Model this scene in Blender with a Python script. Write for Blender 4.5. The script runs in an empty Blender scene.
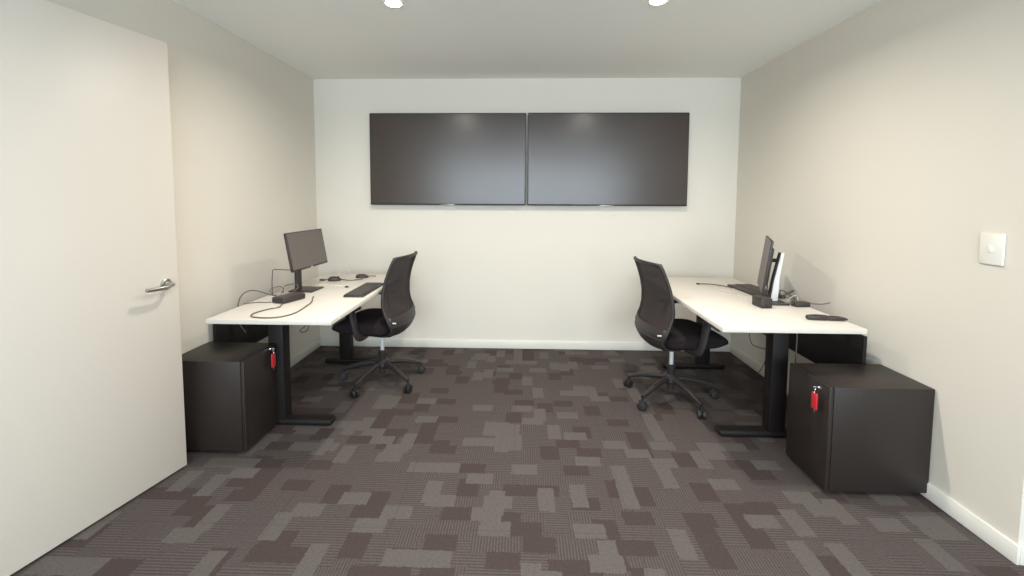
import bpy, bmesh, math, random
from mathutils import Vector, Matrix
from math import sin, cos, pi, radians
random.seed(4)
SC = bpy.context.scene
COL = SC.collection

# ------------------------------------------------------------------ materials
def lin(c):
    return tuple((x/12.92 if x <= .04045 else ((x+.055)/1.055)**2.4) for x in [v/255 for v in c]) + (1,)
def mat(name, rgb, rough=.5, metal=0, spec=.5, noise=0, nscale=30, bump=0, bscale=200, emit=None, estr=0):
    m = bpy.data.materials.new(name); m.use_nodes = True
    nt = m.node_tree; b = nt.nodes['Principled BSDF']
    col = lin(rgb)
    b.inputs['Base Color'].default_value = col
    b.inputs['Roughness'].default_value = rough
    b.inputs['Metallic'].default_value = metal
    b.inputs['Specular IOR Level'].default_value = spec
    tc = nt.nodes.new('ShaderNodeTexCoord')
    if noise:
        n = nt.nodes.new('ShaderNodeTexNoise'); n.inputs['Scale'].default_value = nscale; n.inputs['Detail'].default_value = 4
        nt.links.new(tc.outputs['Object'], n.inputs['Vector'])
        mx = nt.nodes.new('ShaderNodeMix'); mx.data_type = 'RGBA'
        mx.inputs[6].default_value = tuple(c*(1-noise) for c in col[:3])+(1,)
        mx.inputs[7].default_value = tuple(min(1, c*(1+noise)) for c in col[:3])+(1,)
        nt.links.new(n.outputs['Fac'], mx.inputs[0]); nt.links.new(mx.outputs[2], b.inputs['Base Color'])
    if bump:
        n = nt.nodes.new('ShaderNodeTexNoise'); n.inputs['Scale'].default_value = bscale
        nt.links.new(tc.outputs['Object'], n.inputs['Vector'])
        bp = nt.nodes.new('ShaderNodeBump'); bp.inputs['Strength'].default_value = bump; bp.inputs['Distance'].default_value = .001
        nt.links.new(n.outputs['Fac'], bp.inputs['Height']); nt.links.new(bp.outputs[0], b.inputs['Normal'])
    if emit:
        b.inputs['Emission Color'].default_value = lin(emit); b.inputs['Emission Strength'].default_value = estr
    return m

M = dict(
    wall=mat('wall_paint', (212, 206, 195), .75, spec=.2, noise=.012, nscale=1.5, bump=.08, bscale=350),
    ceil=mat('ceiling_paint', (240, 240, 236), .9, spec=.1, noise=.01, nscale=2),
    trim=mat('trim_gloss', (216, 212, 203), .35, noise=.01, nscale=3),
    door=mat('door_paint', (198, 191, 181), .45, spec=.35, noise=.01, nscale=2),
    desktop=mat('desk_laminate', (206, 200, 190), .4, noise=.01, nscale=4),
    steel=mat('black_powder_coat', (24, 20, 19), .6, spec=.3, noise=.1, nscale=60, bump=.15, bscale=900),
    ped=mat('pedestal_steel', (40, 33, 30), .45, spec=.42, noise=.05, nscale=20, bump=.1, bscale=900),
    gap=mat('dark_gap', (12, 10, 10), .8),
    plastic=mat('black_plastic', (52, 46, 44), .45, spec=.4, noise=.08, nscale=40),
    cplastic=mat('chair_plastic', (46, 41, 41), .45, spec=.4, noise=.08, nscale=40),
    key=mat('key_plastic', (66, 60, 58), .5, noise=.05, nscale=80),
    fabric=mat('seat_fabric', (36, 30, 31), .95, spec=.15, noise=.25, nscale=300, bump=.5, bscale=700),
    chrome=mat('chrome', (205, 205, 205), .18, metal=1, noise=.02, nscale=20),
    satin=mat('satin_nickel', (176, 174, 168), .28, metal=1, noise=.03, nscale=40),
    alu=mat('pale_aluminium', (222, 222, 222), .35, metal=.25, noise=.02, nscale=30),
    bezel=mat('screen_bezel', (28, 25, 24), .4, noise=.05, nscale=50),
    screen=mat('matte_screen', (62, 53, 48), .25, spec=.45, noise=.03, nscale=1.5),
    mscreen=mat('monitor_screen', (92, 84, 80), .45, spec=.5, noise=.03, nscale=3),
    red=mat('red_tag', (186, 38, 46), .4, noise=.05, nscale=60),
    cable=mat('dark_cable', (88, 78, 72), .55, noise=.05, nscale=60),
    wcable=mat('white_cable', (205, 198, 190), .5, noise=.03, nscale=60),
    white=mat('white_plastic', (224, 221, 212), .35, noise=.01, nscale=20),
    bulb=mat('led_diffuser', (255, 250, 240), .5, noise=.01, emit=(255, 240, 215), estr=40),
    glass=mat('window_glass', (225, 235, 245), .05, noise=.01),
    rubber=mat('castor_rubber', (30, 27, 28), .6, noise=.1, nscale=50),
)

# carpet: patchwork of light, dark and ribbed rectangles inside half-metre tiles
def carpet():
    m = bpy.data.materials.new('patchwork_carpet'); m.use_nodes = True
    nt = m.node_tree; N = nt.nodes; L = nt.links; b = N['Principled BSDF']
    b.inputs['Roughness'].default_value = .95; b.inputs['Specular IOR Level'].default_value = .12
    tc = N.new('ShaderNodeTexCoord'); sp = N.new('ShaderNodeSeparateXYZ')
    wob = N.new('ShaderNodeTexNoise'); wob.inputs['Scale'].default_value = 45
    L.new(tc.outputs['Object'], wob.inputs['Vector']); L.new(tc.outputs['Object'], sp.inputs[0])
    def v(x):
        return x
    def ma(op, a, c=None, d=None):
        n = N.new('ShaderNodeMath'); n.operation = op
        for i, q in enumerate((a, c, d)):
            if q is None: continue
            if isinstance(q, (int, float)): n.inputs[i].default_value = q
            else: L.new(q, n.inputs[i])
        return n.outputs[0]
    X, Y = sp.outputs[0], sp.outputs[1]
    wb = ma('MULTIPLY', ma('SUBTRACT', wob.outputs['Fac'], .5), .016)
    Xw, Yw = ma('ADD', X, wb), ma('ADD', Y, wb)
    def rnd(a, c, seed):
        cb = N.new('ShaderNodeCombineXYZ'); L.new(a, cb.inputs[0]); L.new(c, cb.inputs[1]); cb.inputs[2].default_value = seed
        w = N.new('ShaderNodeTexWhiteNoise'); w.noise_dimensions = '3D'; L.new(cb.outputs[0], w.inputs['Vector'])
        return w.outputs['Value']
    def cells(A, B, sa, sb, seed):       # rows along A of height sb, each row shifted by a random amount
        row = ma('FLOOR', ma('DIVIDE', B, sb))
        one = N.new('ShaderNodeValue'); one.outputs[0].default_value = seed*3.7
        sh = rnd(row, one.outputs[0], seed+.5)
        c = ma('FLOOR', ma('ADD', ma('DIVIDE', A, sa), ma('MULTIPLY', sh, 7.3)))
        return rnd(c, row, seed)
    a = cells(Xw, Yw, .13, .082, 1.1)
    c = cells(Yw, Xw, .16, .075, 5.3)
    d = cells(Yw, Xw, .13, .10, 9.7)
    light = ma('MAXIMUM', ma('GREATER_THAN', a, .86), ma('GREATER_THAN', c, .86))
    dark = ma('MAXIMUM', ma('GREATER_THAN', ma('FRACT', ma('MULTIPLY', a, 7.77)), .86), ma('GREATER_THAN', d, .84))
    vert = ma('GREATER_THAN', ma('FRACT', ma('MULTIPLY', d, 5.31)), .5)
    sx = ma('SINE', ma('MULTIPLY', X, 2*pi/.012)); sy = ma('SINE', ma('MULTIPLY', Y, 2*pi/.014))
    st = ma('ADD', ma('MULTIPLY', sx, vert), ma('MULTIPLY', sy, ma('SUBTRACT', 1, vert)))
    st = ma('MULTIPLY', ma('ADD', st, 1), .5)
    def mix(f, p, q):
        x = N.new('ShaderNodeMix'); x.data_type = 'RGBA'
        for i, s in ((0, f), (6, p), (7, q)):
            if isinstance(s, tuple): x.inputs[i].default_value = s
            else: L.new(s, x.inputs[i])
        return x.outputs[2]
    LG, DK, MD, ML = lin((88, 83, 80)), lin((67, 58, 56)), lin((68, 61, 59)), lin((84, 77, 75))
    base = mix(st, MD, ML)
    base = mix(dark, base, DK)
    base = mix(light, base, LG)
    fib = N.new('ShaderNodeTexNoise'); fib.inputs['Scale'].default_value = 420; fib.inputs['Detail'].default_value = 3
    L.new(tc.outputs['Object'], fib.inputs['Vector'])
    hs = N.new('ShaderNodeHueSaturation'); L.new(base, hs.inputs['Color'])
    blo = N.new('ShaderNodeTexNoise'); blo.inputs['Scale'].default_value = 90; blo.inputs['Detail'].default_value = 5
    L.new(tc.outputs['Object'], blo.inputs['Vector'])
    L.new(ma('ADD', .50, ma('ADD', ma('MULTIPLY', fib.outputs['Fac'], .40), ma('MULTIPLY', blo.outputs['Fac'], .60))), hs.inputs['Value'])
    # tile joints
    jx = ma('LESS_THAN', ma('ABSOLUTE', ma('SUBTRACT', ma('FRACT', ma('ADD', ma('DIVIDE', X, .5), .58)), .5)), .004)
    jy = ma('LESS_THAN', ma('ABSOLUTE', ma('SUBTRACT', ma('FRACT', ma('DIVIDE', Y, .5)), .5)), .004)
    j = ma('MULTIPLY', ma('MAXIMUM', jx, jy), .35)
    fin = mix(j, hs.outputs[0], lin((66, 55, 53)))
    L.new(fin, b.inputs['Base Color'])
    bp = N.new('ShaderNodeBump'); bp.inputs['Strength'].default_value = .5; bp.inputs['Distance'].default_value = .002
    L.new(fib.outputs['Fac'], bp.inputs['Height']); L.new(bp.outputs[0], b.inputs['Normal'])
    return m
M['carpet'] = carpet()

# see-through woven mesh of the chair backs: real holes between threads, finer than a pixel
def meshfab():
    m = bpy.data.materials.new('back_mesh_fabric'); m.use_nodes = True
    nt = m.node_tree; N = nt.nodes; L = nt.links; b = N['Principled BSDF']
    b.inputs['Base Color'].default_value = lin((58, 50, 50)); b.inputs['Roughness'].default_value = .8
    b.inputs['Specular IOR Level'].default_value = .2
    tr = N.new('ShaderNodeBsdfTransparent'); mx = N.new('ShaderNodeMixShader')
    tc = N.new('ShaderNodeTexCoord'); n = N.new('ShaderNodeTexNoise'); n.inputs['Scale'].default_value = 900
    L.new(tc.outputs['Object'], n.inputs['Vector'])
    r = N.new('ShaderNodeMath'); r.operation = 'MULTIPLY_ADD'; r.inputs[1].default_value = .3; r.inputs[2].default_value = .04
    L.new(n.outputs['Fac'], r.inputs[0]); L.new(r.outputs[0], mx.inputs[0])
    L.new(b.outputs[0], mx.inputs[1]); L.new(tr.outputs[0], mx.inputs[2])
    L.new(mx.outputs[0], N['Material Output'].inputs[0])
    return m
M['mesh'] = meshfab()

# ------------------------------------------------------------------ helpers
def link(name, bm, m, parent=None, smooth=None):
    me = bpy.data.meshes.new(name)
    bmesh.ops.recalc_face_normals(bm, faces=bm.faces)
    bm.to_mesh(me); bm.free()
    me.materials.append(M[m])
    if smooth is not None:
        for p in me.polygons: p.use_smooth = True
        try: me.set_sharp_from_angle(angle=radians(smooth))
        except Exception: pass
    o = bpy.data.objects.new(name, me); COL.objects.link(o)
    if parent: o.parent = parent
    return o
def tag(o, label=None, cat=None, group=None, kind=None):
    if label: o['label'] = label
    if cat: o['category'] = cat
    if group: o['group'] = group
    if kind: o['kind'] = kind
    return o
def empty(name, loc, rz, label, cat, group=None):
    o = bpy.data.objects.new(name, None); COL.objects.link(o)
    o.location = loc; o.rotation_euler = (0, 0, rz); o.empty_display_size = .1
    return tag(o, label, cat, group)
def box(bm, x0, x1, y0, y1, z0, z1, bev=0, seg=2, mtx=None):
    r = bmesh.ops.create_cube(bm, size=1)
    vs = r['verts']
    for v in vs:
        v.co = Vector((x0+(v.co.x+.5)*(x1-x0), y0+(v.co.y+.5)*(y1-y0), z0+(v.co.z+.5)*(z1-z0)))
    if bev:
        es = list({e for v in vs for e in v.link_edges})
        rr = bmesh.ops.bevel(bm, geom=es, offset=bev, segments=seg, affect='EDGES', profile=.5)
        vs = list({v for v in rr['verts']} | {v for v in vs if v.is_valid})
    if mtx is not None:
        for v in vs: v.co = mtx @ v.co
    return vs
def bx(name, m, parent, *a, **k):
    bm = bmesh.new(); box(bm, *a, **k)
    return link(name, bm, m, parent, 40 if k.get('bev') or (len(a) > 6 and a[6]) else None)
def smoothpath(pts, n=6):
    P = [Vector(p) for p in pts]
    if len(P) < 3: return P
    out = []
    for i in range(len(P)-1):
        p0 = P[max(i-1, 0)]; p1 = P[i]; p2 = P[i+1]; p3 = P[min(i+2, len(P)-1)]
        for k in range(n):
            t = k/n
            out.append(.5*((2*p1)+(p2-p0)*t+(2*p0-5*p1+4*p2-p3)*t*t+(3*p1-p0-3*p2+p3)*t**3))
    out.append(P[-1]); return out
def tube(bm, pts, r, n=8, closed=False, flat=None):
    """sweep a round (or flat=(a,b) elliptical) section; r may be a list"""
    P = [Vector(p) for p in pts]; k = len(P)
    R = r if isinstance(r, (list, tuple)) else [r]*k
    rings = []; up = None
    for i in range(k):
        if closed: t = P[(i+1) % k]-P[i-1]
        else: t = P[min(i+1, k-1)]-P[max(i-1, 0)]
        t.normalize()
        if up is None:
            up = Vector((0, 0, 1)) if abs(t.z) < .9 else Vector((1, 0, 0))
        s = t.cross(up).normalized(); up = s.cross(t).normalized()
        fa, fb = flat or (1, 1)
        rings.append([bm.verts.new(P[i]+s*cos(2*pi*j/n)*R[i]*fa+up*sin(2*pi*j/n)*R[i]*fb) for j in range(n)])
    for i in range(k if closed else k-1):
        a, b = rings[i], rings[(i+1) % k]
        for j in range(n): bm.faces.new((a[j], a[(j+1) % n], b[(j+1) % n], b[j]))
    if not closed:
        bm.faces.new(rings[0][::-1]); bm.faces.new(rings[-1])
def tb(name, m, parent, pts, r, n=8, smooth=True, **k):
    bm = bmesh.new(); tube(bm, smoothpath(pts) if smooth else pts, r, n, **k)
    return link(name, bm, m, parent, 50)
def lathe(bm, prof, n=24, mtx=None):
    rings = []
    for (r, z) in prof:
        rings.append([bm.verts.new(Vector((r*cos(2*pi*j/n), r*sin(2*pi*j/n), z))) for j in range(n)])
    for a, b in zip(rings, rings[1:]):
        for j in range(n): bm.faces.new((a[j], a[(j+1) % n], b[(j+1) % n], b[j]))
    bm.faces.new(rings[0][::-1]); bm.faces.new(rings[-1])
    if mtx is not None:
        for rg in rings:
            for v in rg: v.co = mtx @ v.co
def lt(name, m, parent, prof, n=24, mtx=None):
    bm = bmesh.new(); lathe(bm, prof, n, mtx); return link(name, bm, m, parent, 35)
def struct(name, m, *a, parent=None, **k):
    o = bx(name, m, parent, *a, **k); o['kind'] = 'structure'; return o

# ------------------------------------------------------------------ the room
XL, XR, YB, H = -1.862, 1.862, 4.0, 2.4
YE = 1.658                                   # where the right wall turns outward
YS = -2.6
struct('floor', 'carpet', -3.4, 3.4, YS-.1, YB+.1, -.1, 0)
struct('ceiling', 'ceil', -3.4, 3.4, YS-.1, YB+.1, H, H+.1)
struct('wall_back', 'wall', -3.4, 3.4, YB, YB+.1, 0, H)
struct('wall_right', 'wall', XR, XR+.1, YE, YB, 0, H)
struct('wall_front_right', 'wall', XR+.1, 3.3, YE, YE+.1, 0, H)
struct('wall_outer_right', 'wall', 3.3, 3.4, YS, YB, 0, H)
# left wall with a doorway; the door leaf is swung right round against the wall
DH0, DH1 = .42, 1.285
bm = bmesh.new()
box(bm, XL-.1, XL, DH1, YB, 0, H); box(bm, XL-.1, XL, YS, DH0, 0, H); box(bm, XL-.1, XL, DH0, DH1, 2.09, H)
o = link('wall_left', bm, 'wall'); o['kind'] = 'structure'
struct('wall_outer_left', 'wall', -3.4, -3.3, YS, YB, 0, H)
# wall behind the camera; its unseen window is added for cool fill light
bm = bmesh.new()
box(bm, -3.4, -2.4, YS-.1, YS, 0, H); box(bm, 2.4, 3.4, YS-.1, YS, 0, H)
box(bm, -2.4, 2.4, YS-.1, YS, 0, .8); box(bm, -2.4, 2.4, YS-.1, YS, 2.2, H)
o = link('wall_front', bm, 'wall'); o['kind'] = 'structure'
bm = bmesh.new()
for (a, b_, c, d) in ((-2.4, 2.4, .8, .85), (-2.4, 2.4, 2.15, 2.2), (-2.4, -2.35, .85, 2.15), (2.35, 2.4, .85, 2.15), (-.825, -.775, .85, 2.15), (.775, .825, .85, 2.15)):
    box(bm, a, b_, YS-.08, YS-.02, c, d)
o = link('fill_window_1', bm, 'trim'); o['kind'] = 'structure'
# baseboards
def base(name, x0, x1, y0, y1):
    struct(name, 'trim', x0, x1, y0, y1, 0, .075, .004)
base('baseboard_back', XL, XR, YB-.013, YB)
base('baseboard_right', XR-.013, XR, YE-.013, YB-.013)
base('baseboard_front_right', XR, 3.3, YE-.013, YE)
base('baseboard_left', XL, XL+.013, DH1+.06, YB-.013)
bm = bmesh.new()
box(bm, XL, XL+.012, DH1, DH1+.06, 0, 2.15); box(bm, XL, XL+.012, DH0-.06, DH0, 0, 2.15); box(bm, XL, XL+.012, DH0, DH1, 2.09, 2.15)
o = link('trim_1', bm, 'trim'); o['kind'] = 'structure'

# door leaf, latch edge at (-1.687, 2.13), hinge at the left wall
hx, hy = -1.846, 1.31
ex, ey = -1.687, 2.13
dl = math.hypot(ex-hx, ey-hy); ang = math.atan2(ey-hy, ex-hx)
door = bpy.data.objects.new('door_1', None); COL.objects.link(door)
door.location = (hx, hy, 0); door.rotation_euler = (0, 0, ang)
tag(door, 'tall plain white flush door swung open along the left wall', kind='structure')
bx('door_leaf', 'door', door, 0, dl, 0, .038, .012, 2.085, .0015)
# the room face is local -y
hz, hxx = .945, dl-.064
hand = lt('handle_rose', 'satin', door, [(.026, 0), (.026, .007), (.022, .010), (.010, .011), (.010, .036), (.008, .040)], 28,
          Matrix.Translation((hxx, 0, hz)) @ Matrix.Rotation(pi/2, 4, 'X'))
tag(hand, 'round satin metal rose of the lever handle')
tb('lever', 'satin', hand, [(hxx, -.036, hz), (hxx-.008, -.050, hz), (hxx-.035, -.055, hz-.003), (hxx-.080, -.053, hz-.006), (hxx-.132, -.050, hz-.004)],
   [.0085]*25, 10, flat=(1, 1))
bx('latch_plate', 'satin', door, dl-.0005, dl+.0012, .008, .030, hz-.09, hz+.09)
bm = bmesh.new()
for z in (.2, 1.05, 1.9):
    lathe(bm, [(.006, z-.05), (.007, z-.05), (.007, z+.05), (.006, z+.05)], 10, Matrix.Translation((-.003, -.004, 0)))
link('hinge', bm, 'satin', door, 40)

# ------------------------------------------------------------------ light switch on the right wall
sw = empty('light_switch', (XR, 1.83, 1.168), 0, 'white square light switch on the right wall', 'light switch')
bx('switch_plate', 'white', sw, -.010, 0, -.046, .046, -.062, .062, .003)
bx('rocker', 'white', sw, -.015, -.009, -.009, .009, -.013, .013, .002)

# ------------------------------------------------------------------ downlights
POWER = 14.6
def downlight(x, y, label, p=1):
    t = empty('downlight', (x, y, H), 0, label, 'ceiling light', 'round recessed downlights in the ceiling')
    bm = bmesh.new(); n = 40
    prof = [(.040, -.001), (.043, -.006), (.054, -.006), (.057, 0)]
    rings = [[bm.verts.new((r*cos(2*pi*j/n), r*sin(2*pi*j/n), z)) for j in range(n)] for r, z in prof]
    for a, b_ in zip(rings, rings[1:]+[rings[0]]):
        for j in range(n): bm.faces.new((a[j], a[(j+1) % n], b_[(j+1) % n], b_[j]))
    link('bezel', bm, 'white', t, 35)
    lt('diffuser', 'bulb', t, [(.041, 0), (.041, -.005), (.036, -.009), (.020, -.012)], 32)
    L = bpy.data.lights.new('downlight_lamp', 'AREA'); L.shape = 'DISK'; L.size = .08
    L.energy = POWER*p; L.color = (1, .935, .845); L.spread = radians(160)
    lo = bpy.data.objects.new('downlight_lamp', L); COL.objects.link(lo); lo.parent = t; lo.location = (0, 0, -.014)
downlight(-.70, 2.46, 'glowing round downlight in the ceiling above the left desk side')
downlight(.70, 2.46, 'glowing round downlight in the ceiling above the right desk side')
downlight(0, .62, 'round downlight in the ceiling over the middle of the entry', 1.35)
downlight(2.0, .8, 'round downlight in the ceiling beyond the right wall corner', .6)
# added cool fill lamp outside the added window behind the camera, acting as daylight
L = bpy.data.lights.new('daylight_fill', 'AREA'); L.shape = 'RECTANGLE'; L.size = 4.6; L.size_y = 1.35
L.energy = 192; L.color = (.76, .90, 1.0)
lo = bpy.data.objects.new('daylight_fill', L); COL.objects.link(lo); lo.location = (0, YS-.12, 1.5); lo.rotation_euler = (radians(90), 0, 0)

# ------------------------------------------------------------------ wall screens
def tv(x0, x1, z0, z1, label):
    cx = (x0+x1)/2; t = empty('wall_screen', (cx, YB, z0), 0, label, 'television')
    w = (x1-x0)/2; h = z1-z0; yf = -.066
    bx('bracket', 'steel', t, -.3, .3, -.022, 0, h*.3, h*.75, .002)
    bx('back_cover', 'plastic', t, -w+.05, w-.05, yf+.025, -.020, .06, h-.06, .008)
    bx('frame', 'bezel', t, -w, w, yf, yf+.028, 0, h, .003)
    bx('screen', 'screen', t, -w+.007, w-.007, yf-.0012, yf+.002, .012, h-.007)
    bx('lower_trim', 'satin', t, -.06, .06, yf-.002, yf+.01, .001, .006, .0006)
tv(-1.345, .018, 1.297, 2.093, 'large black wall screen, left one of the pair on the back wall')
tv(.036, 1.412, 1.297, 2.095, 'large black wall screen, right one of the pair on the back wall')

# ------------------------------------------------------------------ desks  (local: x = across, +x towards the aisle; built per side with s)
def desk(s, xa, xw, y0, y1, xp, yp, label):
    """s=-1 left desk, +1 right desk; xa aisle edge |X|, xw wall edge |X|"""
    t = empty('desk', (s*(xa+xw)/2, (y0+y1)/2, 0), 0, label, 'desk')
    ox, oy = t.location.x, t.location.y
    def X(v): return s*v-ox
    def B(name, m, a, b, c, d, z0, z1, bev=0, par=t, seg=2):
        p, q = sorted((X(a), X(b))); return bx(name, m, par, p, q, c-oy, d-oy, z0, z1, bev, seg)
    B('desktop', 'desktop', xa, xw, y0, y1, .705, .730, .003)
    lx0, lx1 = 1.405, 1.495
    for (ly, nm) in ((y0+.35, 'near'), (y1-.05, 'far')):
        B('leg', 'steel', lx0, lx1, ly-.04, ly+.04, .035, .66, .006)
        B('leg_top_plate', 'steel', xa+.06, xw-.06, ly-.035, ly+.035, .662, .705, .004)
        p, q = sorted((X(1.13), X(1.62)))
        bm = bmesh.new(); box(bm, p, q, ly-.04-oy, ly+.04-oy, 0.004, .042, .016, 4)
        f = link('foot', bm, 'steel', t, 40)
    B('frame_rail', 'steel', 1.36, 1.40, y0+.31, y1-.02, .665, .700, .003)
    B('modesty_panel', 'steel', xp, xp+.018, yp, y1-.04, .37, .652, .002)
    for by in (yp+.12, y1-.12):
        B('panel_bracket', 'steel', xw-.10, xp+.001, by-.02, by+.02, .640, .646, .001)
        B('panel_bracket', 'steel', xw-.10, xw-.085, by-.02, by+.02, .645, .706, .001)
    B('cable_tray', 'steel', 1.43, 1.56, y0+.5, y1-.5, .615, .640, .004)
    B('control_box', 'plastic', xa+.02, xa+.09, y0+.10, y0+.24, .678, .704, .004)
    return t
desk(-1, .980, 1.637, 2.235, 3.64, 1.812, 2.556, 'white topped desk with black legs along the left wall')
desk(1, .985, 1.682, 2.205, 3.64, 1.772, 2.345, 'white topped desk with black legs along the right wall')

# ------------------------------------------------------------------ pedestals
def pedestal(s, xf, xb, y0, y1, z1, label):
    t = empty('pedestal_cabinet', (s*(xf+xb)/2, (y0+y1)/2, 0), 0, label, 'drawer cabinet')
    ox, oy = t.location.x, t.location.y
    def B(name, m, a, b, c, d, e, f, bev=0):
        p, q = sorted((s*a-ox, s*b-ox)); return bx(name, m, t, p, q, c-oy, d-oy, e, f, bev)
    B('body', 'ped', xf+.021, xb, y0, y1, .024, z1, .0025)
    B('shadow_gap', 'gap', xf+.017, xf+.022, y0+.006, y1-.006, .03, z1-.006)
    B('front_panel', 'ped', xf, xf+.018, y0, y1, .024, z1-.001, .0025)
    for a in (xf+.07, xb-.06):
        for c in (y0+.05, y1-.05):
            lt('castor', 'rubber', t, [(.017, -.010), (.019, -.006), (.019, .006), (.017, .010)], 16,
               Matrix.Translation((s*a-ox, c-oy, .019)) @ Matrix.Rotation(pi/2, 4, 'X'))
    return t
ped_left = pedestal(-1, 1.447, 1.852, 2.238, 2.548, .506, 'black steel pedestal cabinet half hidden behind the open door')
ped_right = pedestal(1, 1.392, 1.855, 2.022, 2.332, .512, 'black steel pedestal cabinet at the near end of the right desk')
def lock(ped, s, x, y, z, par_label):
    # key with red tag hanging from the lock on the front panel
    t = empty('key_tag', (s*x, y, z), 0, par_label, 'key tag')
    lt('lock', 'chrome', ped, [(.010, 0), (.010, .004), (.007, .006)], 20, Matrix.Translation(t.location-ped.location) @ Matrix.Rotation(-s*pi/2, 4, 'Y'))
    bx('key', 'chrome', t, *sorted((-s*.005, -s*.030)), -.0015, .0015, -.009, .009, .001)
    bm = bmesh.new(); pts = [(-s*.024, .004*cos(a), -.012+.012*sin(a)) for a in [2*pi*k/16 for k in range(16)]]
    tube(bm, pts, .0011, 6, closed=True); link('ring', bm, 'chrome', t, 50)
    bx('tag', 'red', t, *sorted((-s*.019, -s*.027)), -.019, .019, -.100, -.022, .0035, seg=3)
    bx('tag_clip', 'chrome', t, *sorted((-s*.021, -s*.025)), -.006, .006, -.118, -.096, .001)
lock(ped_right, 1, 1.390, 2.085, .482, 'red key tag hanging from the right pedestal cabinet lock')
lock(ped_left, -1, 1.445, 2.470, .492, 'red key tag hanging from the left pedestal cabinet lock')

# ------------------------------------------------------------------ chairs (local: faces +x, origin on the floor)
PROF = [(.950, -.218), (.92, -.205), (.87, -.184), (.80, -.160), (.72, -.142), (.64, -.138), (.58, -.150), (.53, -.172), (.49, -.187), (.455, -.187), (.42, -.172), (.39, -.140)]
def pinterp(z):
    if z >= PROF[0][0]: return PROF[0][1]
    for (za, xa), (zb, xb) in zip(PROF, PROF[1:]):
        if zb <= z <= za:
            t = (za-z)/(za-zb); return xa+(xb-xa)*t
    return PROF[-1][1]
def hw(z):
    return .200+.030*min(1, max(0, (.95-z)/.30)) - .03*max(0, (.50-z)/.11)
def bpt(u, z, off=0):
    # u in -1..1 across, curved so the edges come forward
    return Vector((pinterp(z)+.045*abs(u)**2.2-.02+off, u*hw(z), z+.012*(1-u*u)*(z-.7)))
def chair(loc, rz, base_rot, label):
    t = empty('office_chair', loc, rz, label, 'office chair')
    # seat
    bm = bmesh.new(); n = 14; mrows = 14
    x0, x1, w = -.150, .306, .240
    def seatpt(i, j, top):
        a = -1+2*i/n; b = -1+2*j/mrows
        # superellipse footprint
        px = a; py = b
        k = (abs(a)**5+abs(b)**5)**(1/5); sc = max(abs(a), abs(b))/k if k > 1e-6 else 1
        px, py = a*sc, b*sc
        edge = max(abs(a), abs(b))
        z = .500-.014*max(0, a)**3*2-.030*max(0, edge-.75)/.25*.8 + .008*b*b
        if not top: z = .402+.018*max(0, a)**2+.012*edge**4
        return Vector(((x0+x1)/2+px*(x1-x0)/2, py*w, z))
    T = [[bm.verts.new(seatpt(i, j, True)) for j in range(mrows+1)] for i in range(n+1)]
    U = [[bm.verts.new(seatpt(i, j, False)) for j in range(mrows+1)] for i in range(n+1)]
    for i in range(n):
        for j in range(mrows):
            bm.faces.new((T[i][j], T[i+1][j], T[i+1][j+1], T[i][j+1])); bm.faces.new((U[i][j], U[i][j+1], U[i+1][j+1], U[i+1][j]))
    ring = [(i, 0) for i in range(n)]+[(n, j) for j in range(mrows)]+[(i, mrows) for i in range(n, 0, -1)]+[(0, j) for j in range(mrows, 0, -1)]
    for q in range(len(ring)):
        a, b = ring[q], ring[(q+1) % len(ring)]
        bm.faces.new((T[a[0]][a[1]], T[b[0]][b[1]], U[b[0]][b[1]], U[a[0]][a[1]]))
    s = link('seat', bm, 'fabric', t, 60)
    s.modifiers.new('sub', 'SUBSURF').levels = 1; s.modifiers['sub'].render_levels = 1
    # mesh back
    bm = bmesh.new(); nu, nz = 14, 26; zt, zb = .945, .50
    G = [[bm.verts.new(bpt(-1+2*i/nu, zt+(zb-zt)*k/nz)) for i in range(nu+1)] for k in range(nz+1)]
    for k in range(nz):
        for i in range(nu): bm.faces.new((G[k][i], G[k][i+1], G[k+1][i+1], G[k+1][i]))
    back = link('backrest', bm, 'mesh', t, 180)
    sd = back.modifiers.new('thick', 'SOLIDIFY'); sd.thickness = .003
    # frame around the mesh
    bm = bmesh.new(); pts = []
    zs = [zt-(zt-.47)*k/20 for k in range(21)]
    for z in zs: pts.append(bpt(-1, z))
    for k in range(1, 10): pts.append(bpt(-1+2*k/10, .47))
    for z in zs[::-1]: pts.append(bpt(1, z))
    for k in range(1, 10): pts.append(bpt(1-2*k/10, zt))
    tube(bm, pts, .0115, 10, closed=True, flat=(1, 1))
    link('back_frame', bm, 'cplastic', back, 60)
    # solid lower shell that curves under the seat
    bm = bmesh.new(); nk = 12
    rows = []
    for k in range(nk+1):
        f = k/nk
        if f < .6:
            z = .535-(.535-.39)*f/.6; x = pinterp(z)-.022; hwid = hw(z)
        else:
            g = (f-.6)/.4; z = .39-.012*sin(g*pi/2); x = -.162+g*.17; hwid = hw(.39)*(1-.35*g)
        rows.append([bm.verts.new((x+.045*abs(-1+2*i/nu)**2.2, (-1+2*i/nu)*hwid, z+.012*abs(-1+2*i/nu)**2*(1 if f > .5 else .4))) for i in range(nu+1)])
    for k in range(nk):
        for i in range(nu): bm.faces.new((rows[k][i], rows[k][i+1], rows[k+1][i+1], rows[k+1][i]))
    sh = link('back_shell', bm, 'cplastic', t, 180)
    sd = sh.modifiers.new('thick', 'SOLIDIFY'); sd.thickness = .012; sd.offset = 0
    # small pale mark low on the outside of the back, near each side
    for sy in (-1, 1):
        bm = bmesh.new()
        tube(bm, [bpt(sy*.80, .497, -.012), bpt(sy*.92, .505, -.014)], .005, 8, flat=(.5, 1))
        tag(link('lumbar_mark', bm, 'white', t, 50), 'small pale mark low on the chair back')
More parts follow.
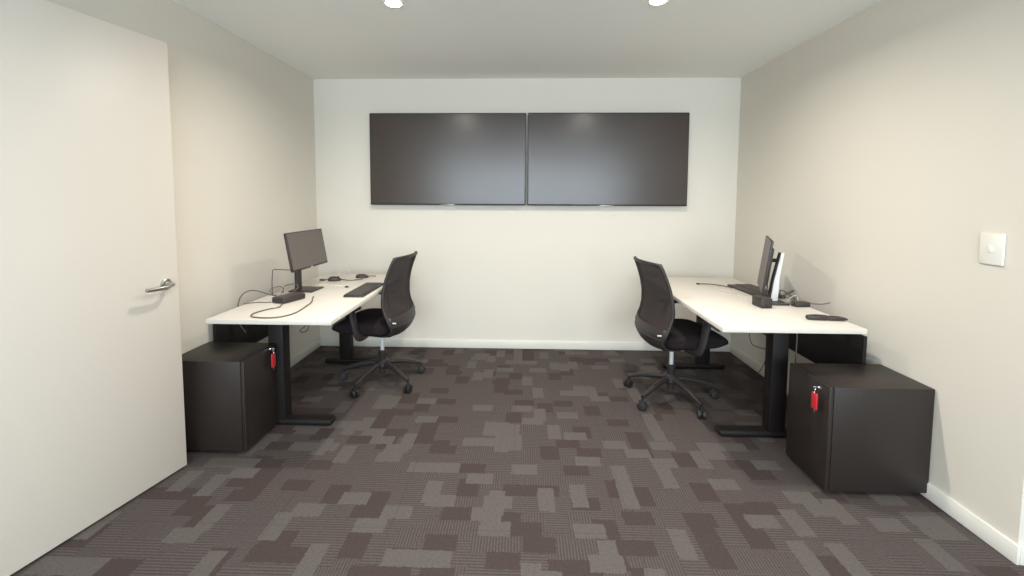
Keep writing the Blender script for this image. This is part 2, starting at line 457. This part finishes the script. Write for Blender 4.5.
    # armrests
    for sy in (-1, 1):
        bm = bmesh.new()
        tube(bm, smoothpath([(.045, sy*.10, .405), (.045, sy*.20, .400), (.048, sy*.258, .412), (.058, sy*.276, .455), (.078, sy*.274, .54), (.095, sy*.268, .604)]),
             .025, 10, flat=(.55, 1.15))
        a = link('armrest', bm, 'cplastic', t, 50)
        bm = bmesh.new(); box(bm, .035, .235, sy*.268-.036, sy*.268+.040, .598, .622, .010, 3)
        link('arm_pad', bm, 'plastic', a, 40)
    bx('tilt_mechanism', 'cplastic', t, -.10, .12, -.075, .075, .355, .415, .012)
    tb('height_lever', 'cplastic', t, [(.03, -.07, .375), (.04, -.16, .37), (.045, -.215, .372)], [.006]*13, 8)
    lt('gas_lift', 'alu', t, [(.014, .225), (.014, .36)], 20)
    lt('lift_sleeve', 'cplastic', t, [(.021, .066), (.024, .07), (.026, .20), (.030, .215), (.030, .232), (.024, .240)], 20)
    lt('hub', 'cplastic', t, [(.040, .112), (.050, .125), (.048, .165), (.034, .178)], 24)
    for k in range(5):
        a = base_rot-rz+2*pi*k/5; d = Vector((cos(a), sin(a), 0)); R = .300
        bm = bmesh.new()
        tube(bm, [d*.035+Vector((0, 0, .145)), d*.11+Vector((0, 0, .138)), d*.20+Vector((0, 0, .118)), d*.27+Vector((0, 0, .095)), d*R+Vector((0, 0, .086))],
             [.026, .023, .019, .016, .017], 10, flat=(.85, .8))
        leg = link('leg', bm, 'cplastic', t, 50)
        mt = Matrix.Translation(d*R+Vector((0, 0, .029))) @ Matrix.Rotation(a+.6*(k-2), 4, 'Z') @ Matrix.Rotation(pi/2, 4, 'X')
        bm = bmesh.new()
        for o_ in (-.014, .014):
            lathe(bm, [(.022, -.009), (.028, -.007), (.029, 0), (.028, .007), (.022, .009)], 20, mt @ Matrix.Translation((0, 0, o_)))
        lathe(bm, [(.008, .025), (.008, .075)], 12, Matrix.Translation(d*R))
        box(bm, -.024, .024, .018, .034, -.007, .007, .006, 2, mt)
        link('castor', bm, 'rubber', leg, 40)
    return t
chair((-1.033, 3.22, 0), radians(172.5), -.670, 'black mesh back office chair at the left desk')
chair((1.013, 3.022, 0), radians(8.5), -2.486, 'black mesh back office chair at the right desk')

# ------------------------------------------------------------------ left desk, things on it
ZD = .730
def monitor(loc, rz, tilt, w, h, zc, label, stand):
    """local: screen faces +x; loc on the desk top below the screen centre"""
    t = empty('computer_monitor', loc, rz, label, 'monitor')
    mt = Matrix.Translation((0, 0, zc)) @ Matrix.Rotation(-tilt, 4, 'Y')
    bm = bmesh.new(); box(bm, -.018, 0, -w/2, w/2, -h/2, h/2, .004, 2, mt)
    box(bm, -.036, -.016, -w*.33, w*.33, -h*.33, h*.30, .010, 2, mt)
    hs = link('housing', bm, 'plastic', t, 40)
    bm = bmesh.new(); box(bm, -.001, .0012, -w/2+.006, w/2-.006, -h/2+.012, h/2-.006, 0, 1, mt)
    link('screen', bm, 'mscreen', t)
    bm = bmesh.new(); box(bm, .0008, .002, -.012, .012, -h/2+.003, -h/2+.008, 0, 1, mt)
    link('chin_badge', bm, 'alu', t)
    stand(t, zc, mt)
    return t
def stand_left(t, zc, mt):
    bx('stand_column', 'plastic', t, -.075, -.045, -.055, -.010, .012, zc+.03, .005)
    bx('stand_head', 'plastic', t, -.050, -.020, -.045, .03, zc-.045, zc+.045, .004)
    bx('stand_base', 'plastic', t, -.115, .050, -.065, .105, 0.0005, .009, .004)
monitor((-1.442, 2.965, ZD), radians(-2.5), radians(9.8), .455, .250, 1.014-ZD, 'small black monitor on a square stand on the left desk', stand_left)

def keyboard(loc, rz, label, w=.43, d=.128):
    t = empty('keyboard', loc, rz, label, 'keyboard')     # local: long side along y
    bm = bmesh.new(); vs = box(bm, -d/2, d/2, -w/2, w/2, 0, .014, .004, 2)
    body = link('body', bm, 'plastic', t, 40)
    bm = bmesh.new()
    for r in range(6):
        c = 15 if r != 5 else 9; x = -d/2+.012+r*.0185
        widths = [1]*15 if r != 5 else [1.2, 1.2, 1.2, 5.2, 1.2, 1.2, 1, 1, 1]
        tot = sum(widths); y = -w/2+.010; un = (w-.020)*.78/tot
        for q in widths:
            box(bm, x-.0075, x+.0075, y+.001, y+un*q-.001, .0135, .0175); y += un*q
        y = w/2-.010-(w-.02)*.2
        for q in range(4):
            box(bm, x-.0075, x+.0075, y+.001, y+.0195, .0135, .0175); y += .0205
    k = link('keys', bm, 'key', t)
    return t
keyboard((-1.070, 2.985, ZD), radians(0), 'black keyboard near the aisle edge of the left desk')
keyboard((1.580, 3.080, ZD), radians(183), 'black keyboard lying behind the monitor on the right desk', .41, .17)

def puck(name, loc, rz, L, W, Hh, label, cat, m='plastic'):
    bm = bmesh.new()
    bmesh.ops.create_uvsphere(bm, u_segments=20, v_segments=12, radius=1)
    for v in bm.verts:
        x, y, z = v.co
        z = max(z, -.35)
        v.co = Vector((x*L/2*(1 if x > 0 else 1.0), y*W/2*(1-.12*x), (z+.35)/1.35*Hh*(1-.15*x)))
    t = empty(name, loc, rz, label, cat)
    link('shell', bm, m, t, 60)
    return t
mo = puck('computer_mouse', (-1.425, 3.33, ZD), radians(20), .098, .058, .034, 'dark computer mouse on the left desk, nearer to the monitor', 'mouse')
bx('scroll_wheel', 'rubber', mo, .018, .032, -.004, .004, .026, .033, .002)
mo = puck('power_adapter', (-1.265, 3.47, ZD), radians(15), .10, .06, .030, 'dark power puck at the far end of the left desk', 'adapter')
tb('plug_lead', 'cable', mo, [(.044, 0, .012), (.080, .006, .010), (.105, .004, .008)], [.004]*13, 6)

# docking station at the foot of the monitor
dk = empty('docking_station', (-1.425, 2.665, ZD), radians(71), 'black docking box in front of the left monitor stand', 'docking station')
bm = bmesh.new()
box(bm, -.084, .084, -.050, .050, .001, .036, .010, 3); link('case', bm, 'plastic', dk, 40)
bx('port_strip', 'bezel', dk, -.075, .075, .0485, .0510, .012, .025, .001)
bx('top_inlay', 'key', dk, -.078, .078, -.038, .038, .0350, .0372, .0008)
def cable(label, pts, r=.0039, m='cable', name='cable', cat='cable'):
    bm = bmesh.new(); tube(bm, smoothpath(pts, 8), r, 8)
    return tag(link(name, bm, m, None, 60), label, cat)
zc = ZD+.0034
cable('grey cable curving along the near edge of the left desk', [(-1.385, 2.515, .745), (-1.392, 2.48, zc), (-1.425, 2.44, zc), (-1.450, 2.35, zc), (-1.425, 2.285, zc), (-1.36, 2.262, zc), (-1.28, 2.275, zc), (-1.235, 2.36, zc), (-1.245, 2.50, zc), (-1.265, 2.62, zc), (-1.31, 2.73, zc), (-1.318, 2.76, zc+.002)])
cable('grey cable looping up beside the left wall over the desk edge', [(-1.520, 2.70, .752), (-1.56, 2.69, .762), (-1.60, 2.66, .785), (-1.63, 2.62, .80), (-1.660, 2.585, .785), (-1.670, 2.56, .745), (-1.672, 2.55, .68), (-1.672, 2.56, .62), (-1.66, 2.60, .55)])
cable('thin cable lying back from the docking box to the wall side of the left desk', [(-1.505, 2.61, zc), (-1.53, 2.60, zc), (-1.58, 2.60, zc), (-1.625, 2.57, zc), (-1.640, 2.55, zc)], .0026)
cable('cable rising in a square bend behind the left monitor', [(-1.60, 2.80, zc), (-1.605, 2.80, .80), (-1.600, 2.80, .87), (-1.597, 2.802, .895), (-1.575, 2.82, .896), (-1.52, 2.87, .885), (-1.470, 2.92, .880)], .003)
for i, (pts, lab) in enumerate((
    ([(-1.49, 2.72, .768), (-1.50, 2.76, .80), (-1.46, 2.80, .808), (-1.43, 2.79, .790), (-1.44, 2.75, .768)], 'small coil of cable on the docking box, nearer to the monitor stand'),
    ([(-1.52, 2.66, .768), (-1.56, 2.70, .79), (-1.53, 2.75, .80), (-1.50, 2.74, .785), (-1.49, 2.70, .768)], 'small coil of cable on the docking box, nearer to the wall'))):
    cable(lab, pts, .003)
cable('white cable lying beyond the monitor on the left desk', [(-1.52, 3.19, zc), (-1.46, 3.15, zc), (-1.38, 3.14, zc), (-1.30, 3.13, zc), (-1.24, 3.12, zc)], .0035, 'wcable')
cable('grey cable between the mouse and the power puck on the left desk', [(-1.53, 3.36, zc), (-1.50, 3.37, zc), (-1.44, 3.40, zc), (-1.37, 3.36, zc), (-1.32, 3.34, zc), (-1.27, 3.36, zc), (-1.24, 3.40, zc), (-1.255, 3.425, zc+.004)])
cable('thin cable arched upright near the back wall on the left desk', [(-1.47, 3.52, zc), (-1.465, 3.525, .775), (-1.43, 3.54, .815), (-1.40, 3.55, .775), (-1.385, 3.55, zc)], .0018, 'wcable')
puck('cable_plug', (-1.52, 3.33, ZD), 0, .045, .03, .014, 'small dark plug beside the mouse on the left desk', 'plug')
puck('cable_plug', (-1.235, 3.085, ZD), 0, .03, .022, .012, 'small grey plug at the end of the white cable', 'plug')
cable('dark cable loop hanging under the left desk', [(-1.335, 2.72, .665), (-1.335, 2.72, .58), (-1.345, 2.72, .53), (-1.38, 2.72, .518), (-1.39, 2.72, .53), (-1.355, 2.72, .56), (-1.345, 2.72, .60), (-1.350, 2.72, .665)], .003)

# ------------------------------------------------------------------ right desk, things on it
def stand_right(t, zc_, mt):
    pass
mon = empty('computer_monitor', (1.530, 2.885, ZD), pi-radians(24.4), 'slim dark monitor seen edge on, on the right desk', 'monitor')
w, h, zz = .450, .330, .953-ZD
mt = Matrix.Translation((0, 0, zz)) @ Matrix.Rotation(radians(-7), 4, 'Y')
bm = bmesh.new(); box(bm, -.014, 0, -w/2, w/2, -h/2, h/2, .005, 3, mt); box(bm, -.030, -.012, -w*.36, w*.36, -h*.36, h*.36, .010, 2, mt)
link('housing', bm, 'plastic', mon, 40)
bm = bmesh.new(); box(bm, -.001, .0012, -w/2+.006, w/2-.006, -h/2+.012, h/2-.006, 0, 1, mt); link('screen', bm, 'mscreen', mon)
# stand (world offsets turned into the monitor's frame)
iw = Matrix.Rotation(-(pi-radians(24.4)), 4, 'Z')
def W(x, y, z): return iw @ Vector((x-1.530, y-2.885, z-ZD))
def slab(name, m, pts, half, nrm, par):
    """thin tapered bar along pts with half widths across"""
    bm = bmesh.new(); rg = []
    for (p, a, b) in pts:
        p = Vector(p)
        rg.append([bm.verts.new(W(p.x+dx*a, p.y+dy*b, p.z)) for dx, dy in ((-1, -1), (1, -1), (1, 1), (-1, 1))])
    for r0, r1 in zip(rg, rg[1:]):
        for j in range(4): bm.faces.new((r0[j], r0[(j+1) % 4], r1[(j+1) % 4], r1[j]))
    bm.faces.new(rg[0][::-1]); bm.faces.new(rg[-1])
    return link(name, bm, m, par)
col_ = slab('stand_column', 'alu', [((1.536, 2.77, .742), .021, .010), ((1.548, 2.77, .87), .015, .009), ((1.578, 2.77, 1.035), .008, .007)], 0, 0, mon)
slab('column_spine', 'plastic', [((1.511, 2.776, .742), .005, .012), ((1.529, 2.776, .87), .004, .011), ((1.566, 2.776, 1.037), .004, .010)], 0, 0, mon)
tag(col_, 'pale silver stand column')
tb('stand_arm', 'plastic', mon, [W(1.572, 2.775, .985), W(1.548, 2.80, .985), W(1.540, 2.86, .98)], [.012]*13, 10)
bm = bmesh.new(); vs = box(bm, 1.475, 1.586, 2.68, 2.845, ZD+.0005, ZD+.012, .004, 2)
for v in bm.verts: v.co = W(*v.co)
link('stand_base', bm, 'plastic', mon, 40)

dk = empty('docking_station', (1.408, 2.650, ZD), radians(4), 'black box dock at the foot of the right monitor', 'docking station')
bx('case', 'plastic', dk, -.033, .033, -.045, .055, .001, .058, .006)
bx('top_inlay', 'key', dk, -.027, .027, -.037, .047, .0572, .0588, .0006)
bx('front_strip', 'bezel', dk, -.029, .029, -.0465, -.044, .006, .016, .0006)
ad = empty('power_adapter', (1.735-.09, 2.67, ZD), radians(6), 'dark power adapter by the wall side of the right desk', 'adapter')
bm = bmesh.new(); box(bm, -.052, .040, -.026, .026, .001, .028, .007, 3); link('case', bm, 'plastic', ad, 40)
tb('lead', 'cable', ad, [(-.05, 0, .014), (-.072, .004, .020), (-.085, .03, .010)], [.0035]*13, 8)
cable('dark cable trailing from the adapter to the right wall side', [(1.684, 2.672, .748), (1.72, 2.66, .748), (1.76, 2.65, .750), (1.80, 2.655, .757)], .003)
cable('grey cable running to the keyboard on the far part of the right desk', [(1.315, 3.335, zc), (1.35, 3.337, zc), (1.40, 3.32, zc), (1.45, 3.27, zc), (1.475, 3.215, zc), (1.484, 3.195, zc)], .0035)
puck('cable_plug', (1.298, 3.335, ZD), 0, .03, .022, .011, 'small dark plug at the loose cable end on the right desk', 'plug')
cable('pale cable beside the keyboard on the right desk', [(1.40, 3.21, zc), (1.36, 3.16, zc), (1.385, 3.10, zc), (1.42, 3.02, zc), (1.40, 2.95, zc), (1.43, 2.92, zc), (1.452, 2.90, zc)], .0026, 'wcable')
cable('knot of dark cable behind the right monitor stand', [(1.60, 2.80, .745), (1.63, 2.78, .79), (1.67, 2.79, .80), (1.66, 2.83, .77), (1.62, 2.84, .76), (1.60, 2.80, .80), (1.65, 2.76, .765), (1.68, 2.80, .74)], .0034)
cable('thin pale cable looped beside the adapter on the right desk', [(1.60, 2.74, .740), (1.62, 2.725, .775), (1.65, 2.73, .78), (1.665, 2.735, .745)], .0024, 'wcable')
cable('dark cable from the monitor down to the right dock', [(1.525, 2.86, .86), (1.54, 2.85, .81), (1.50, 2.80, .79), (1.46, 2.75, .778), (1.43, 2.735, .765), (1.415, 2.728, .758)], .0034)
# slim case near the front edge of the right desk
ca = empty('slim_case', (1.588, 2.365, ZD), radians(-6), 'long slim dark case near the front edge of the right desk', 'case')
bm = bmesh.new()
tube(bm, [(-.098, 0, .014), (-.092, 0, .014), (-.05, 0, .0155), (0, 0, .014), (.01, 0, .0135)], [.006, .012, .0148, .0135, .010], 14, flat=(1.35, 1))
link('body', bm, 'plastic', ca, 60)
bm = bmesh.new()
tube(bm, [(.004, 0, .0135), (.02, 0, .013), (.06, 0, .012), (.090, 0, .0095), (.102, 0, .008)], [.009, .0125, .0115, .008, .004], 14, flat=(1.35, 1))
link('cap', bm, 'plastic', ca, 60)
# cables hanging under the right desk
cable('dark cable loop hanging under the right desk, nearer to the aisle', [(1.365, 2.70, .66), (1.366, 2.70, .56), (1.375, 2.70, .505), (1.40, 2.70, .478), (1.45, 2.69, .466), (1.50, 2.68, .470)], .0028)
cable('long dark cable hanging to the floor under the right desk', [(1.58, 2.90, .645), (1.62, 2.95, .58), (1.66, 3.0, .46), (1.73, 3.15, .295), (1.78, 3.30, .136), (1.818, 3.45, .01)], .003)
cable('straight dark cable hanging behind the right pedestal cabinet', [(1.525, 2.50, .70), (1.525, 2.50, .55), (1.523, 2.50, .35), (1.53, 2.49, .12)], .0035)

# ------------------------------------------------------------------ camera and render look
f, pt, yw, rl, h = 449.7, .0698, -.0306, .0044, 1.3608
PX, PY = 509.4, 229.5
fw = Vector((sin(yw)*cos(pt), cos(yw)*cos(pt), -sin(pt)))
up0 = Vector((sin(yw)*sin(pt), cos(yw)*sin(pt), cos(pt)))
r0 = Vector((cos(yw), -sin(yw), 0))
R = r0*cos(rl)+up0*sin(rl); U = -r0*sin(rl)+up0*cos(rl)
cd = bpy.data.cameras.new('camera'); cam = bpy.data.objects.new('camera', cd); COL.objects.link(cam)
mw = Matrix.Identity(4)
for i in range(3):
    mw[i][0], mw[i][1], mw[i][2] = R[i], U[i], -fw[i]
mw[2][3] = h
cam.matrix_world = mw
cd.sensor_fit = 'HORIZONTAL'; cd.sensor_width = 36; cd.lens = f/1024*36
cd.shift_x = (512-PX)/1024; cd.shift_y = -(288-PY)/1024
cd.clip_start = .05
SC.camera = cam

w = bpy.data.worlds.new('world'); SC.world = w; w.use_nodes = True
w.node_tree.nodes['Background'].inputs[0].default_value = (.75, .86, 1, 1)
w.node_tree.nodes['Background'].inputs[1].default_value = 1.0
SC.view_settings.view_transform = 'Standard'; SC.view_settings.look = 'None'
SC.view_settings.gamma = 1; SC.view_settings.use_curve_mapping = False
SC.view_settings.exposure = .56
try:
    SC.cycles.use_denoising = True; SC.cycles.max_bounces = 10; SC.cycles.diffuse_bounces = 6
    SC.cycles.sample_clamp_indirect = 8
except Exception: pass
